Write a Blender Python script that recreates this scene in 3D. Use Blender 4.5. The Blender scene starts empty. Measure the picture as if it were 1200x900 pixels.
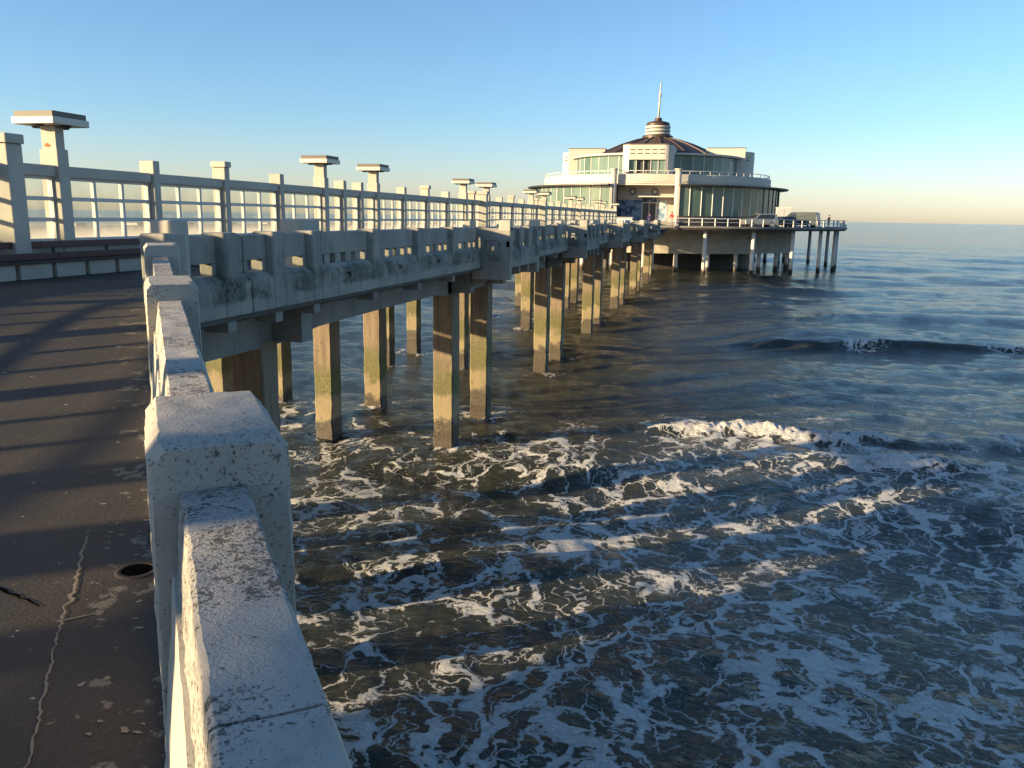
import bpy, bmesh, math, random
import numpy as np
from mathutils import Vector, Matrix, noise as mnoise
R = math.radians
random.seed(7); rng = np.random.default_rng(11)
scene = bpy.context.scene
COL = scene.collection

# ------------------------------------------------------------------ camera
# world: +Y runs along the pier out to sea, +X to the right of it, Z = 0 is the water level (units about a metre)
EYE = 7.0
cam_d = bpy.data.cameras.new('camera'); cam = bpy.data.objects.new('camera', cam_d); COL.objects.link(cam)
cam_d.sensor_width = 36.0; cam_d.lens = 970.0/1200.0*36.0
cam_d.clip_start = 0.05; cam_d.clip_end = 90000
cam.matrix_world = (Matrix.Translation((0, 0, EYE)) @ Matrix.Rotation(R(13.79), 4, 'Z')
                    @ Matrix.Rotation(R(90-11.428), 4, 'X') @ Matrix.Rotation(R(0.9167), 4, 'Z'))
scene.camera = cam
# ------------------------------------------------------------------ sky, sun, exposure
SUN_EL, SUN_AZ = 10.8, 235.5          # degrees; azimuth clockwise from +Y
w = bpy.data.worlds.new('World'); scene.world = w; w.use_nodes = True
wn = w.node_tree; bg = wn.nodes['Background']
sky = wn.nodes.new('ShaderNodeTexSky'); sky.sky_type = 'NISHITA'; sky.sun_disc = False
sky.sun_elevation = R(SUN_EL); sky.sun_rotation = R(SUN_AZ)
sky.altitude = 0; sky.air_density = 1.0; sky.dust_density = 0.5; sky.ozone_density = 3.6
# the same warm, slightly milky band all round the horizon
tcw = wn.nodes.new('ShaderNodeTexCoord'); sxw = wn.nodes.new('ShaderNodeSeparateXYZ'); wn.links.new(tcw.outputs['Generated'], sxw.inputs[0])
rmp = wn.nodes.new('ShaderNodeValToRGB'); wn.links.new(sxw.outputs[2], rmp.inputs[0])
cr = rmp.color_ramp; cr.elements[0].position = 0.0; cr.elements[0].color = (1.17, 1.03, 1.07, 1)
cr.elements[1].position = .24; cr.elements[1].color = (.97, 1.0, 1.02, 1)
e_ = cr.elements.new(.035); e_.color = (1.15, 1.02, 1.08, 1); e_ = cr.elements.new(.11); e_.color = (.96, 1.0, 1.06, 1)
mulw = wn.nodes.new('ShaderNodeMix'); mulw.data_type = 'RGBA'; mulw.blend_type = 'MULTIPLY'; mulw.inputs[0].default_value = 1.0
wn.links.new(sky.outputs[0], mulw.inputs[6]); wn.links.new(rmp.outputs[0], mulw.inputs[7])
wn.links.new(mulw.outputs[2], bg.inputs[0]); bg.inputs[1].default_value = 0.093
sd = bpy.data.lights.new('sun', 'SUN'); sun = bpy.data.objects.new('sun', sd); COL.objects.link(sun)
sd.energy = 5.0; sd.angle = R(0.6); sd.color = (1.0, 0.74, 0.42)
sa = R(SUN_AZ); se = R(SUN_EL)
sdir = Vector((math.sin(sa)*math.cos(se), math.cos(sa)*math.cos(se), math.sin(se)))
sun.rotation_euler = (-sdir).to_track_quat('-Z', 'Y').to_euler(); sun.location = (-60, -40, 60)
vs = scene.view_settings; vs.view_transform = 'Standard'; vs.look = 'None'; vs.gamma = 1.0
vs.use_curve_mapping = False; vs.exposure = 1.40

# ------------------------------------------------------------------ node helpers
class NT:
    def __init__(s, name):
        s.m = bpy.data.materials.new(name); s.m.use_nodes = True; s.t = s.m.node_tree
        for n in list(s.t.nodes): s.t.nodes.remove(n)
        s.out = s.n('ShaderNodeOutputMaterial')
        s.geo = s.n('ShaderNodeNewGeometry'); s.pos = s.geo.outputs['Position']
    def n(s, typ, **kw):
        nd = s.t.nodes.new(typ)
        for k, v in kw.items(): setattr(nd, k, v)
        return nd
    def l(s, a, b): s.t.links.new(a, b)
    def put(s, sock, v):
        if isinstance(v, bpy.types.NodeSocket): s.l(v, sock)
        elif v is not None: sock.default_value = v
    def math(s, op, a, b=None, c=None, clamp=False):
        nd = s.n('ShaderNodeMath', operation=op); nd.use_clamp = clamp
        for i, v in enumerate((a, b, c)):
            if v is not None: s.put(nd.inputs[i], v)
        return nd.outputs[0]
    def vmath(s, op, a, b=None):
        nd = s.n('ShaderNodeVectorMath', operation=op); s.put(nd.inputs[0], a)
        if b is not None:
            if op == 'SCALE': s.put(nd.inputs['Scale'], b)
            else: s.put(nd.inputs[1], b)
        return nd.outputs[0]
    def noise(s, scale, detail=3, rough=.55, vec=None, dist=0, color=False):
        nd = s.n('ShaderNodeTexNoise'); s.l(vec or s.pos, nd.inputs['Vector'])
        nd.inputs['Scale'].default_value = scale; nd.inputs['Detail'].default_value = detail
        nd.inputs['Roughness'].default_value = rough; nd.inputs['Distortion'].default_value = dist
        return nd.outputs['Color' if color else 'Fac']
    def mapping(s, vec=None, scale=(1,1,1), rot=(0,0,0)):
        nd = s.n('ShaderNodeMapping'); s.l(vec or s.pos, nd.inputs['Vector'])
        nd.inputs['Scale'].default_value = scale; nd.inputs['Rotation'].default_value = rot
        return nd.outputs[0]
    def ss(s, x, a, b):      # smoothstep from a to b
        nd = s.n('ShaderNodeMapRange', interpolation_type='SMOOTHSTEP'); s.put(nd.inputs[0], x)
        s.put(nd.inputs[1], a); s.put(nd.inputs[2], b); return nd.outputs[0]
    def mix(s, f, a, b):
        nd = s.n('ShaderNodeMix', data_type='RGBA'); s.put(nd.inputs[0], f)
        s.put(nd.inputs[6], a if isinstance(a, bpy.types.NodeSocket) else (*a, 1))
        s.put(nd.inputs[7], b if isinstance(b, bpy.types.NodeSocket) else (*b, 1)); return nd.outputs[2]
    def z(s):
        nd = s.n('ShaderNodeSeparateXYZ'); s.l(s.pos, nd.inputs[0]); return nd.outputs
    def bump(s, h, strength=.3, dist=.02, normal=None):
        nd = s.n('ShaderNodeBump'); s.l(h, nd.inputs['Height']); nd.inputs['Strength'].default_value = strength
        nd.inputs['Distance'].default_value = dist
        if normal: s.l(normal, nd.inputs['Normal'])
        return nd.outputs[0]
    def bsdf(s, col, rough=.8, normal=None, metallic=0, ior=1.45, spec=None):
        nd = s.n('ShaderNodeBsdfPrincipled'); s.put(nd.inputs['Base Color'], col if isinstance(col, bpy.types.NodeSocket) else (*col, 1))
        s.put(nd.inputs['Roughness'], rough); nd.inputs['Metallic'].default_value = metallic; nd.inputs['IOR'].default_value = ior
        if spec is not None: nd.inputs['Specular IOR Level'].default_value = spec
        if normal: s.l(normal, nd.inputs['Normal'])
        return nd.outputs[0]
    def end(s, sh): s.l(sh, s.out.inputs['Surface']); return s.m

def concrete(name, c1, c2, dirt=(.12,.11,.09), grime=.45, speck=.0, scale=1.0, bump=.35, rough=.85, streak=.5):
    t = NT(name)
    big = t.noise(.8*scale, 5, .6); col = t.mix(t.ss(big, .35, .68), c1, c2)
    fine = t.noise(9*scale, 6, .65)
    # weather streaks running down the faces
    st = t.noise(1.0, 5, .65, t.mapping(scale=(4.0*scale, 4.0*scale, .45*scale)))
    g = t.math('MULTIPLY', t.ss(t.math('ADD', t.math('MULTIPLY', st, streak), t.math('MULTIPLY', fine, 1-streak)), .50, .74), grime)
    col = t.mix(g, col, dirt)
    if speck > 0:
        cl = t.noise(2.6, 5, .65)
        sp = t.noise(85, 4, .7); sp2 = t.noise(30, 6, .75); sp3 = t.noise(11, 6, .8)
        thr = t.math('SUBTRACT', .652, t.math('MULTIPLY', t.ss(cl, .30, .60), .16*speck))
        m1 = t.ss(sp, t.math('ADD', thr, .02), t.math('ADD', thr, .06))
        m2 = t.ss(sp2, t.math('ADD', thr, .035), t.math('ADD', thr, .065))
        m3 = t.ss(sp3, t.math('ADD', thr, .085), t.math('ADD', thr, .11))
        col = t.mix(t.math('MULTIPLY', t.math('MAXIMUM', m3, t.math('MAXIMUM', m1, m2)), .9), col, (.06, .057, .052))
    b = t.math('ADD', fine, t.math('MULTIPLY', t.noise(120*scale, 4, .7), .6))
    return t.end(t.bsdf(col, rough, t.bump(b, bump, .012)))

def plain(name, col, rough=.6, metallic=0, var=.12, scale=3.0, spec=None):
    t = NT(name); n = t.noise(scale, 4, .6)
    c = t.mix(n, tuple(x*(1-var) for x in col), tuple(min(1, x*(1+var)) for x in col))
    return t.end(t.bsdf(c, rough, None, metallic, spec=spec))

M = {}
M['coping'] = concrete('weathered_white_coping', (.42,.40,.355), (.33,.315,.285), grime=.4, speck=1.0, bump=.8)
M['post_paint'] = concrete('weathered_post_paint', (.43,.405,.35), (.36,.34,.295), grime=.3, speck=.62, bump=.6)
M['wall_white'] = concrete('weathered_white_paint', (.45,.42,.355), (.38,.355,.30), grime=.30, speck=.25, bump=.3)
M['white'] = concrete('white_painted_concrete', (.47,.44,.365), (.40,.375,.315), grime=.18, bump=.2)
M['beam'] = concrete('grey_beam_concrete', (.25,.24,.21), (.18,.172,.152), dirt=(.10,.095,.08), grime=.55, bump=.4)
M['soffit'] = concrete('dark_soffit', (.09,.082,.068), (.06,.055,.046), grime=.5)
M['frame'] = plain('painted_frame', (.52,.51,.475), .5)
M['red_wood'] = plain('dark_red_wood', (.075,.028,.024), .5, scale=8, var=.35)
M['black_metal'] = plain('black_metal', (.03,.03,.032), .5)
M['lamp_cream'] = plain('cream_enamel', (.55,.52,.44), .45, var=.06)
M['lamp_cap'] = plain('grey_brown_cap', (.13,.115,.09), .6, var=.15)

def parapet_mat():
    t = NT('mossy_parapet')
    big = t.noise(.9, 5, .6); col = t.mix(t.ss(big, .35, .68), (.33,.31,.262), (.235,.225,.195))
    st = t.noise(1, 6, .7, t.mapping(scale=(3.5, 3.5, .7)))
    z = t.z()[2]
    # lichen sits on the weathering ledge and on the posts, less on the clean bottom edge and panels
    zone = t.math('MULTIPLY', t.ss(z, 5.68, 5.80), t.math('SUBTRACT', 1.0, t.ss(z, 6.02, 6.22)))
    soft = t.noise(3.2, 6, .72); zone = t.math('MULTIPLY', zone, t.ss(t.noise(1.1, 5, .65), .30, .62))
    g = t.ss(t.math('ADD', t.math('MULTIPLY', zone, .20), t.math('ADD', t.math('MULTIPLY', st, .55), t.math('MULTIPLY', soft, .45))), .52, .74)
    col = t.mix(t.math('MULTIPLY', g, .78), col, (.085,.088,.066))
    st2 = t.noise(1, 5, .7, t.mapping(scale=(8, 8, .38)))
    col = t.mix(t.math('MULTIPLY', t.ss(st2, .53, .70), .45), col, (.10,.10,.085))
    bl = t.noise(2.1, 7, .75); col = t.mix(t.math('MULTIPLY', t.ss(bl, .55, .66), .5), col, (.12,.118,.095))
    rs = t.noise(1, 4, .7, t.mapping(scale=(5, 5, .25))); col = t.mix(t.math('MULTIPLY', t.ss(rs, .66, .74), .45), col, (.20,.11,.05))
    sp = t.noise(17, 6, .78)
    thr = t.math('SUBTRACT', .69, t.math('MULTIPLY', zone, .16))
    col = t.mix(t.ss(sp, thr, t.math('ADD', thr, .04)), col, (.022,.023,.02))
    fine = t.noise(12, 6, .65)
    return t.end(t.bsdf(col, .88, t.bump(fine, .45, .03)))
M['parapet'] = parapet_mat()

def pile_mat():
    t = NT('tidal_pile_concrete')
    z = t.z()[2]
    n = t.noise(2.2, 6, .65); f = t.noise(14, 6, .7)
    strk = t.noise(1, 5, .7, t.mapping(scale=(9, 9, .6)))
    oi = t.n('ShaderNodeObjectInfo').outputs['Random']
    zz = t.math('ADD', z, t.math('ADD', t.math('MULTIPLY', t.math('SUBTRACT', n, .5), 1.3), t.math('MULTIPLY', t.math('SUBTRACT', oi, .5), .7)))
    tan = t.mix(t.ss(strk, .35, .7), (.235,.187,.128), (.135,.108,.077))
    rust = t.ss(t.noise(3.1, 5, .7), .62, .74)
    tan = t.mix(t.math('MULTIPLY', rust, t.math('MULTIPLY', t.ss(z, 2.4, 3.4), .6)), tan, (.20,.085,.035))
    gm = t.math('MULTIPLY', t.ss(zz, 1.35, 1.75), t.math('SUBTRACT', 1.0, t.ss(zz, 2.1, 3.0)))
    col = t.mix(t.math('MULTIPLY', gm, t.ss(f, .25, .6)), tan, (.105,.11,.038))
    lm = t.math('MULTIPLY', t.ss(zz, .78, .95), t.math('SUBTRACT', 1.0, t.ss(zz, 1.4, 1.7)))
    col = t.mix(t.math('MULTIPLY', lm, .7), col, (.275,.23,.13))
    dm = t.math('SUBTRACT', 1.0, t.ss(zz, .72, .98))
    muss = t.mix(t.ss(t.noise(30, 4, .7), .45, .62), (.025,.022,.016), (.115,.09,.052))
    col = t.mix(dm, col, muss)
    col = t.mix(t.math('MULTIPLY', t.ss(t.noise(5, 6, .75), .56, .68), .6), col, (.075,.06,.04))
    b = t.math('ADD', f, t.math('MULTIPLY', t.math('MULTIPLY', dm, t.noise(34, 4, .7)), 1.2))
    return t.end(t.bsdf(col, t.math('SUBTRACT', .85, t.math('MULTIPLY', dm, .35)), t.bump(b, .6, .03)))
M['pile'] = pile_mat()

def deck_mat():
    t = NT('worn_asphalt_deck')
    big = t.noise(.7, 5, .6); col = t.mix(t.ss(big, .3, .7), (.068,.051,.037), (.040,.032,.025))
    grit = t.noise(55, 4, .7); col = t.mix(t.math('MULTIPLY', t.ss(grit, .5, .75), .6), col, (.14,.11,.08))
    chips = t.ss(t.noise(16, 2, .5), .735, .755); col = t.mix(chips, col, (.34,.29,.22))
    # worn patches where the coating has lifted beside the parapet
    x = t.z()[0]; y = t.z()[1]
    d = t.math('ADD', t.math('MULTIPLY', t.math('SUBTRACT', y, .912), .608), t.math('MULTIPLY', t.math('ADD', x, .543), .794))
    near = t.ss(d, -1.0, -.20)
    pt = t.noise(4.5, 6, .68)
    thr = t.math('SUBTRACT', .78, t.math('MULTIPLY', near, .22))
    col = t.mix(t.math('MULTIPLY', t.ss(pt, thr, t.math('ADD', thr, .03)), .8), col, (.24,.20,.145))
    r = t.math('ADD', .55, t.math('MULTIPLY', t.noise(1.6, 4, .6), .4))
    return t.end(t.bsdf(col, r, t.bump(t.math('ADD', grit, t.math('MULTIPLY', t.noise(2.5, 5, .6), 1.5)), .35, .02)))
M['deck'] = deck_mat()
M['mortar'] = concrete('pale_mortar', (.30,.25,.18), (.24,.20,.15), grime=.2, bump=.3)
M['rust_stain'] = plain('orange_rust', (.30,.12,.04), .9, var=.4, scale=60)
M['hole'] = plain('dark_hole', (.004,.004,.004), 1.0, spec=0)
M['rust_iron'] = plain('rusty_iron', (.06,.04,.03), .8, var=.4, scale=30)

def glass_mat():
    t = NT('salty_window_glass')
    tr = t.n('ShaderNodeBsdfTransparent'); tr.inputs[0].default_value = (.90,.93,.92,1)
    gl = t.n('ShaderNodeBsdfGlossy'); gl.inputs['Roughness'].default_value = .03; gl.inputs[0].default_value = (.9,.95,.95,1)
    lw = t.n('ShaderNodeLayerWeight'); lw.inputs[0].default_value = .5
    fres = t.math('ADD', .03, t.math('MULTIPLY', t.math('POWER', lw.outputs['Facing'], 5.0), .6))
    m1 = t.n('ShaderNodeMixShader'); t.l(fres, m1.inputs[0]); t.l(tr.outputs[0], m1.inputs[1]); t.l(gl.outputs[0], m1.inputs[2])
    z = t.z()[2]
    n = t.noise(3.0, 5, .6)
    # salt film, thicker low down on the bottom panes
    salt = t.math('ADD', t.math('MULTIPLY', t.math('SUBTRACT', 1.0, t.ss(z, 6.45, 6.85)), .75), t.math('MULTIPLY', t.ss(n, .35, .75), .12))
    df = t.n('ShaderNodeBsdfDiffuse'); df.inputs[0].default_value = (.75,.72,.66,1)
    tl = t.n('ShaderNodeBsdfTranslucent'); tl.inputs[0].default_value = (.75,.72,.66,1)
    md = t.n('ShaderNodeMixShader'); md.inputs[0].default_value = .55; t.l(df.outputs[0], md.inputs[1]); t.l(tl.outputs[0], md.inputs[2])
    m2 = t.n('ShaderNodeMixShader'); t.l(t.math('MULTIPLY', salt, .55), m2.inputs[0]); t.l(m1.outputs[0], m2.inputs[1]); t.l(md.outputs[0], m2.inputs[2])
    return t.end(m2.outputs[0])
M['glass'] = glass_mat()

def pav_glass():
    t = NT('green_pavilion_glass')
    n = t.noise(.55, 3, .6)
    oi = t.n('ShaderNodeObjectInfo').outputs['Random']
    gl = t.bsdf(t.mix(t.math('ADD', t.math('MULTIPLY', n, .5), t.math('MULTIPLY', oi, .5)), (.06,.115,.10), (.27,.38,.33)), .06, None, 0, 1.5)
    tr = t.n('ShaderNodeBsdfTransparent'); tr.inputs[0].default_value = (.55,.72,.66,1)
    m = t.n('ShaderNodeMixShader'); m.inputs[0].default_value = .62; t.l(tr.outputs[0], m.inputs[1]); t.l(gl, m.inputs[2])
    return t.end(m.outputs[0])
M['pglass'] = pav_glass()
M['pav_white'] = plain('pavilion_white', (.50,.47,.395), .6, var=.05, scale=.6)
M['pav_beige_shade'] = plain('pavilion_beige_and_shade', (.44,.385,.33), .7, var=.06, scale=.6)  # beige entrance walls, and the painted shade of the left wing
M['pav_dark'] = plain('dark_bronze', (.05,.05,.05), .45, var=.2)
M['interior'] = plain('dim_interior', (.18,.17,.15), .8, var=.3, scale=.4)
def copper():
    t = NT('brown_copper_roof'); n = t.noise(.5, 5, .6)
    return t.end(t.bsdf(t.mix(n, (.085,.052,.040), (.05,.033,.028)), .5, t.bump(t.noise(2.5, 3), .1, .05), .3))
M['copper'] = copper()
def drum():
    t = NT('stained_drum_concrete')
    st = t.noise(1, 6, .7, t.mapping(scale=(.5, .5, .9))); col = t.mix(t.ss(st, .3, .7), (.50,.46,.385), (.33,.30,.25))
    bl = t.ss(t.noise(.7, 6, .75), .60, .66); col = t.mix(t.math('MULTIPLY', bl, .75), col, (.07,.065,.055))
    z = t.z()[2]; col = t.mix(t.math('SUBTRACT', 1.0, t.ss(z, 2.6, 3.0)), col, (.44,.40,.32))
    return t.end(t.bsdf(col, .85))
M['drum'] = drum()
M['void_shade'] = plain('dark_void_shade', (.035,.03,.024), .6, var=.4, scale=1)  # shade under the platform, put into the colour
def pole_mat():
    t = NT('white_tubular_column'); z = t.z()[2]
    n = t.noise(1.5, 3); zz = t.math('ADD', z, n)
    return t.end(t.bsdf(t.mix(t.ss(zz, 1.0, 1.5), (.05,.04,.03), (.58,.56,.50)), .5))
M['column'] = pole_mat()

# ------------------------------------------------------------------ mesh helpers
class MB:
    def __init__(s): s.v = []; s.f = []
    def add(s, vs_, fs):
        o = len(s.v); s.v += [tuple(v) for v in vs_]; s.f += [tuple(i+o for i in f) for f in fs]; return s
    def box(s, x0, x1, y0, y1, z0, z1):
        return s.add([(x0,y0,z0),(x1,y0,z0),(x1,y1,z0),(x0,y1,z0),(x0,y0,z1),(x1,y0,z1),(x1,y1,z1),(x0,y1,z1)],
                     [(0,3,2,1),(4,5,6,7),(0,1,5,4),(1,2,6,5),(2,3,7,6),(3,0,4,7)])
    def prism_y(s, prof, y0, y1):        # prof: (x, z) ring
        n = len(prof)
        return s.add([(x,y0,z) for x,z in prof]+[(x,y1,z) for x,z in prof],
                     [tuple(range(n)), tuple(range(2*n-1, n-1, -1))]+[(i, i+n, (i+1)%n+n, (i+1)%n) for i in range(n)])
    def prism_z(s, prof, z0, z1):        # prof: (x, y) ring, counter-clockwise
        n = len(prof)
        return s.add([(x,y,z0) for x,y in prof]+[(x,y,z1) for x,y in prof],
                     [tuple(range(n-1,-1,-1)), tuple(range(n, 2*n))]+[(i, (i+1)%n, (i+1)%n+n, i+n) for i in range(n)])
    def cyl(s, a, b, r0, r1=None, n=12):
        r1 = r0 if r1 is None else r1
        a = Vector(a); b = Vector(b); d = (b-a).normalized(); u = d.orthogonal().normalized(); w_ = d.cross(u)
        vs_ = [a+(u*math.cos(k*2*math.pi/n)+w_*math.sin(k*2*math.pi/n))*r0 for k in range(n)]+[b+(u*math.cos(k*2*math.pi/n)+w_*math.sin(k*2*math.pi/n))*r1 for k in range(n)]
        return s.add(vs_, [tuple(range(n-1,-1,-1)), tuple(range(n,2*n))]+[(i,(i+1)%n,(i+1)%n+n,i+n) for i in range(n)])
    def lathe(s, c, prof, n=96, a0=0, a1=2*math.pi, closed=True):    # prof: (r, z) open or closed ring about c
        full = abs(a1-a0-2*math.pi) < 1e-6; m = n if full else n+1; k = len(prof)
        vs_ = []
        for i in range(m):
            a = a0+(a1-a0)*i/n
            vs_ += [(c[0]+math.sin(a)*r, c[1]-math.cos(a)*r, z) for r, z in prof]
        fs = []
        for i in range(n):
            j = (i+1) % m
            for q in range(k if closed else k-1):
                q2 = (q+1) % k
                fs.append((i*k+q, j*k+q, j*k+q2, i*k+q2))
        if not full and closed: fs += [tuple(range(k)), tuple((m-1)*k+q for q in range(k-1,-1,-1))]
        return s.add(vs_, fs)
    def mesh(s, name):
        me = bpy.data.meshes.new(name); me.from_pydata(s.v, [], s.f); me.update()
        bm = bmesh.new(); bm.from_mesh(me); bmesh.ops.recalc_face_normals(bm, faces=bm.faces); bm.to_mesh(me); bm.free()
        return me
    def obj(s, name, mat, parent=None, bevel=0, smooth=False, seg=2):
        return link(name, s.mesh(name), mat, parent, bevel, smooth, seg)

def link(name, me, mat, parent=None, bevel=0, smooth=False, seg=2):
    o = bpy.data.objects.new(name, me); COL.objects.link(o)
    if not me.materials: me.materials.append(M[mat] if isinstance(mat, str) else mat)
    if parent:
        o.parent = parent; o.matrix_parent_inverse = Matrix.Translation(-parent.location) if parent.type == 'EMPTY' else Matrix.Identity(4)
    if bevel:
        b = o.modifiers.new('bevel', 'BEVEL'); b.width = bevel; b.segments = seg; b.limit_method = 'ANGLE'; b.angle_limit = R(40)
    if smooth:
        for p_ in me.polygons: p_.use_smooth = True
    return o
def tag(o, label, cat, group=None):
    o['label'] = label; o['category'] = cat
    if group: o['group'] = group
    return o
def thing(name, label, cat, loc=(0,0,0), group=None):
    o = bpy.data.objects.new(name, None); COL.objects.link(o); o.location = loc; o.empty_display_size = .2
    return tag(o, label, cat, group)
def struct(o): o['kind'] = 'structure'; return o

def roughen(me, amp, freq, seed=0, zfun=None):
    for v in me.vertices:
        p_ = v.co*freq+Vector((seed*7.3, 0, 0)); d = mnoise.noise_vector(p_)*amp+mnoise.noise_vector(p_*3.7)*amp*.5
        v.co += d
    me.update()

# ================================================================== SEA
def build_sea():
    view = R(-13.79)
    dense = np.arange(-41, 41, .105)
    rest = np.linspace(41, 319, 66)
    ang = np.radians(np.concatenate([dense, rest]))+view           # angle from +Y toward +X
    r = [3.0]
    while r[-1] < 330: r.append(r[-1]*(1.0034 if 23 < r[-1] < 31 or 46 < r[-1] < 56 else 1.0075))
    while r[-1] < 80000: r.append(r[-1]*1.16)
    r = np.array(r)
    A, Q = np.meshgrid(ang, r); X = Q*np.sin(A); Y = Q*np.cos(A)
    Z = np.zeros_like(X); foam = np.zeros_like(X)
    fade = np.clip(1.4-Q/260, 0, 1)
    def sstep(x, a, b):
        q = np.clip((x-a)/(b-a), 0, 1); return q*q*(3-2*q)
    # wind chop: many small directional waves
    g = np.random.default_rng(5)
    for i in range(46):
        L = 0.55*1.135**i*.9
        if L > 60: break
        if L > 9: amp = .0075*L*.35
        else: amp = .0085*L*(.75 if L < 2 else .42)
        th = g.normal(0, .75 if L < 9 else .22); kx, ky = math.sin(th)*2*math.pi/L, math.cos(th)*2*math.pi/L
        ph = kx*X+ky*Y+g.uniform(0, 6.28)+.8*np.sin(X*.11*g.uniform(.5,1.5)+Y*.07+i)
        res = np.clip(1.6-Q*.0068*1.2/L*3, 0, 1)
        Z += amp*(np.sin(ph)+.25*np.sin(2*ph+1.57))*res*fade
    def vnoise(x, y, sd_):
        t_ = np.random.default_rng(sd_).uniform(-1, 1, (256, 256)); xi = np.floor(x).astype(int); yi = np.floor(y).astype(int)
        fx = x-xi; fy = y-yi; fx = fx*fx*(3-2*fx); fy = fy*fy*(3-2*fy)
        g_ = lambda a, b: t_[a & 255, b & 255]
        return (g_(xi, yi)*(1-fx)+g_(xi+1, yi)*fx)*(1-fy)+(g_(xi, yi+1)*(1-fx)+g_(xi+1, yi+1)*fx)*fy
    def fbm(x, y, sc, sd_, n=4):
        o = 0
        for k in range(n): o = o+vnoise(x*sc*2.1**k+17*k, y*sc*2.1**k+5*k, sd_+k)*.55**k
        return o
    def wob(a, sc, sd_):
        gg = np.random.default_rng(sd_); o = 0
        for k in range(5):
            o = o+math.pow(.6, k)*np.sin(a*sc*1.9**k+gg.uniform(0, 6.28))
        return o
    # swell fronts and breakers: (y at x=0, slope, x0, x1, height, back length, front length, foam spans)
    ridges = [(27.35, .06, -4, 11.5, .32, 1.9, .42, [(-1.0, 5.6, 1.0)]),
              (24.3, .15, 2.2, 13, .22, 1.3, .36, [(3.6, 7.2, .9)]),
              (22.2, .02, -12, 3, .20, 1.3, .6, []),
              (18.6, .10, -9, 4, .16, 1.2, .6, []),
              (50.6, .13, 0.0, 75, .31, 4.0, .38, [(7.4, 10.0, .62), (15.2, 24, .66)]),
              (38.5, .05, -6, 26, .16, 2.0, 1.0, []),
              (73, .09, -10, 70, .26, 4.5, 2.0, []),
              (90, .09, -6, 110, .30, 5.5, 2.4, []), (63, .12, 6, 40, .25, 3.5, 2.0, []),
              (118, .05, 25, 160, .35, 7, 4.5, []), (150, .05, 20, 160, .35, 8, 5, [])]
    for k, (y0, sl, xa, xb, h, lb, lf, fo) in enumerate(ridges):
        yc = y0+sl*X+.35*wob(X, .23, k)+.06*wob(X, 1.7, k+40)
        d = Y-yc
        prof = np.where(d > 0, np.exp(-(d/lb)**2), np.exp(-(d/lf)**2))
        win = sstep(X, xa, xa+3.5)*(1-sstep(X, xb-8, xb))
        hh = h*(1+.09*wob(X, .35, k+80))*win
        Z += prof*hh
        for (fa, fb, st) in fo:
            fw = sstep(X, fa-.2, fa+.7)*(1-sstep(X, fb-1.0, fb+.5))
            tumbl = np.exp(-((d+.10*lf)/(lf*.62+.10))**2)*fw*st
            foam = np.maximum(foam, tumbl*(1.35+.8*fbm(X, Y, 1.6, k+90, 5)))
            # lumps on the tumbling crest
            lump = fbm(X, Y, 2.1, k+7, 5)
            Z += tumbl*(.075*lump+.05*fbm(X, Y, 7.5, k+60, 3))*min(1, h/.3)
            foam = np.maximum(foam, fw*st*.55*np.exp(-(np.where(d < 0, d, d*6)/1.8)**2))
    # density of drifting surf foam over the water: inshore of the break line, thinning under the pier and out at sea
    n1 = wob(X*.8+Y*.3, .55, 3)*.12+wob(Y*.9-X*.2, .6, 9)*.12
    den = (1-sstep(Y+n1*6, 21.5, 28))*.22+ (1-sstep(Y+n1*8, 26, 44))*.12
    shel = sstep(X+.10*(Y-9)+n1*5, -7.0, 2.2)
    den = den*(.62+.38*shel)+.12*n1*np.clip(den*4, 0, 1)
    den = np.where(Y > 30, den*sstep(X+n1*4, -3, 4), den)
    foam = np.maximum(foam, np.clip(den, 0, 1))
    for k_ in range(-1, 3):          # broken water round the piles
        for e_ in range(2):
            for x_ in (-7.81, -11.74, -15.55):
                d2 = (X-x_)**2+(Y-(23.46+14.0*k_+3.79*e_))**2
                foam = np.maximum(foam, (.52 if k_ < 1 else .34)*np.exp(-d2/.75))
                Z += .05*np.exp(-d2/.5)*fbm(X, Y, 3.0, 33, 3)
    nr, na = X.shape
    co = np.stack([X, Y, Z], -1).reshape(-1, 3)
    idx = np.arange(nr*na).reshape(nr, na); nxt = np.roll(idx, -1, axis=1)
    quads = np.stack([idx[:-1], idx[1:], nxt[1:], nxt[:-1]], -1).reshape(-1, 4)[:, ::-1]
    co = np.vstack([co, [[0, 0, 0]]]); c = len(co)-1
    tris = np.stack([idx[0], nxt[0], np.full(na, c)], -1)[:, ::-1]
    me = bpy.data.meshes.new('sea')
    me.vertices.add(len(co)); me.vertices.foreach_set('co', co.astype(np.float32).ravel())
    nl = quads.size+tris.size; me.loops.add(nl)
    me.loops.foreach_set('vertex_index', np.concatenate([quads.ravel(), tris.ravel()]).astype(np.int32))
    npol = len(quads)+len(tris); me.polygons.add(npol)
    ls = np.concatenate([np.arange(len(quads))*4, quads.size+np.arange(len(tris))*3]).astype(np.int32)
    me.polygons.foreach_set('loop_start', ls)
    me.polygons.foreach_set('use_smooth', np.ones(npol, bool))
    me.update(calc_edges=True); me.validate()
    at = me.attributes.new('foam', 'FLOAT', 'POINT'); at.data.foreach_set('value', np.append(foam.ravel(), 0).astype(np.float32))
    t = NT('turbid_sea_water')
    fa = t.n('ShaderNodeAttribute', attribute_name='foam').outputs['Fac']
    p2 = t.mapping(scale=(1, 1, 0))
    wv = t.vmath('SUBTRACT', t.noise(.55, 3, .55, p2, color=True), (.5, .5, .5))
    wv2 = t.vmath('SUBTRACT', t.noise(2.3, 3, .6, p2, color=True), (.5, .5, .5))
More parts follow.
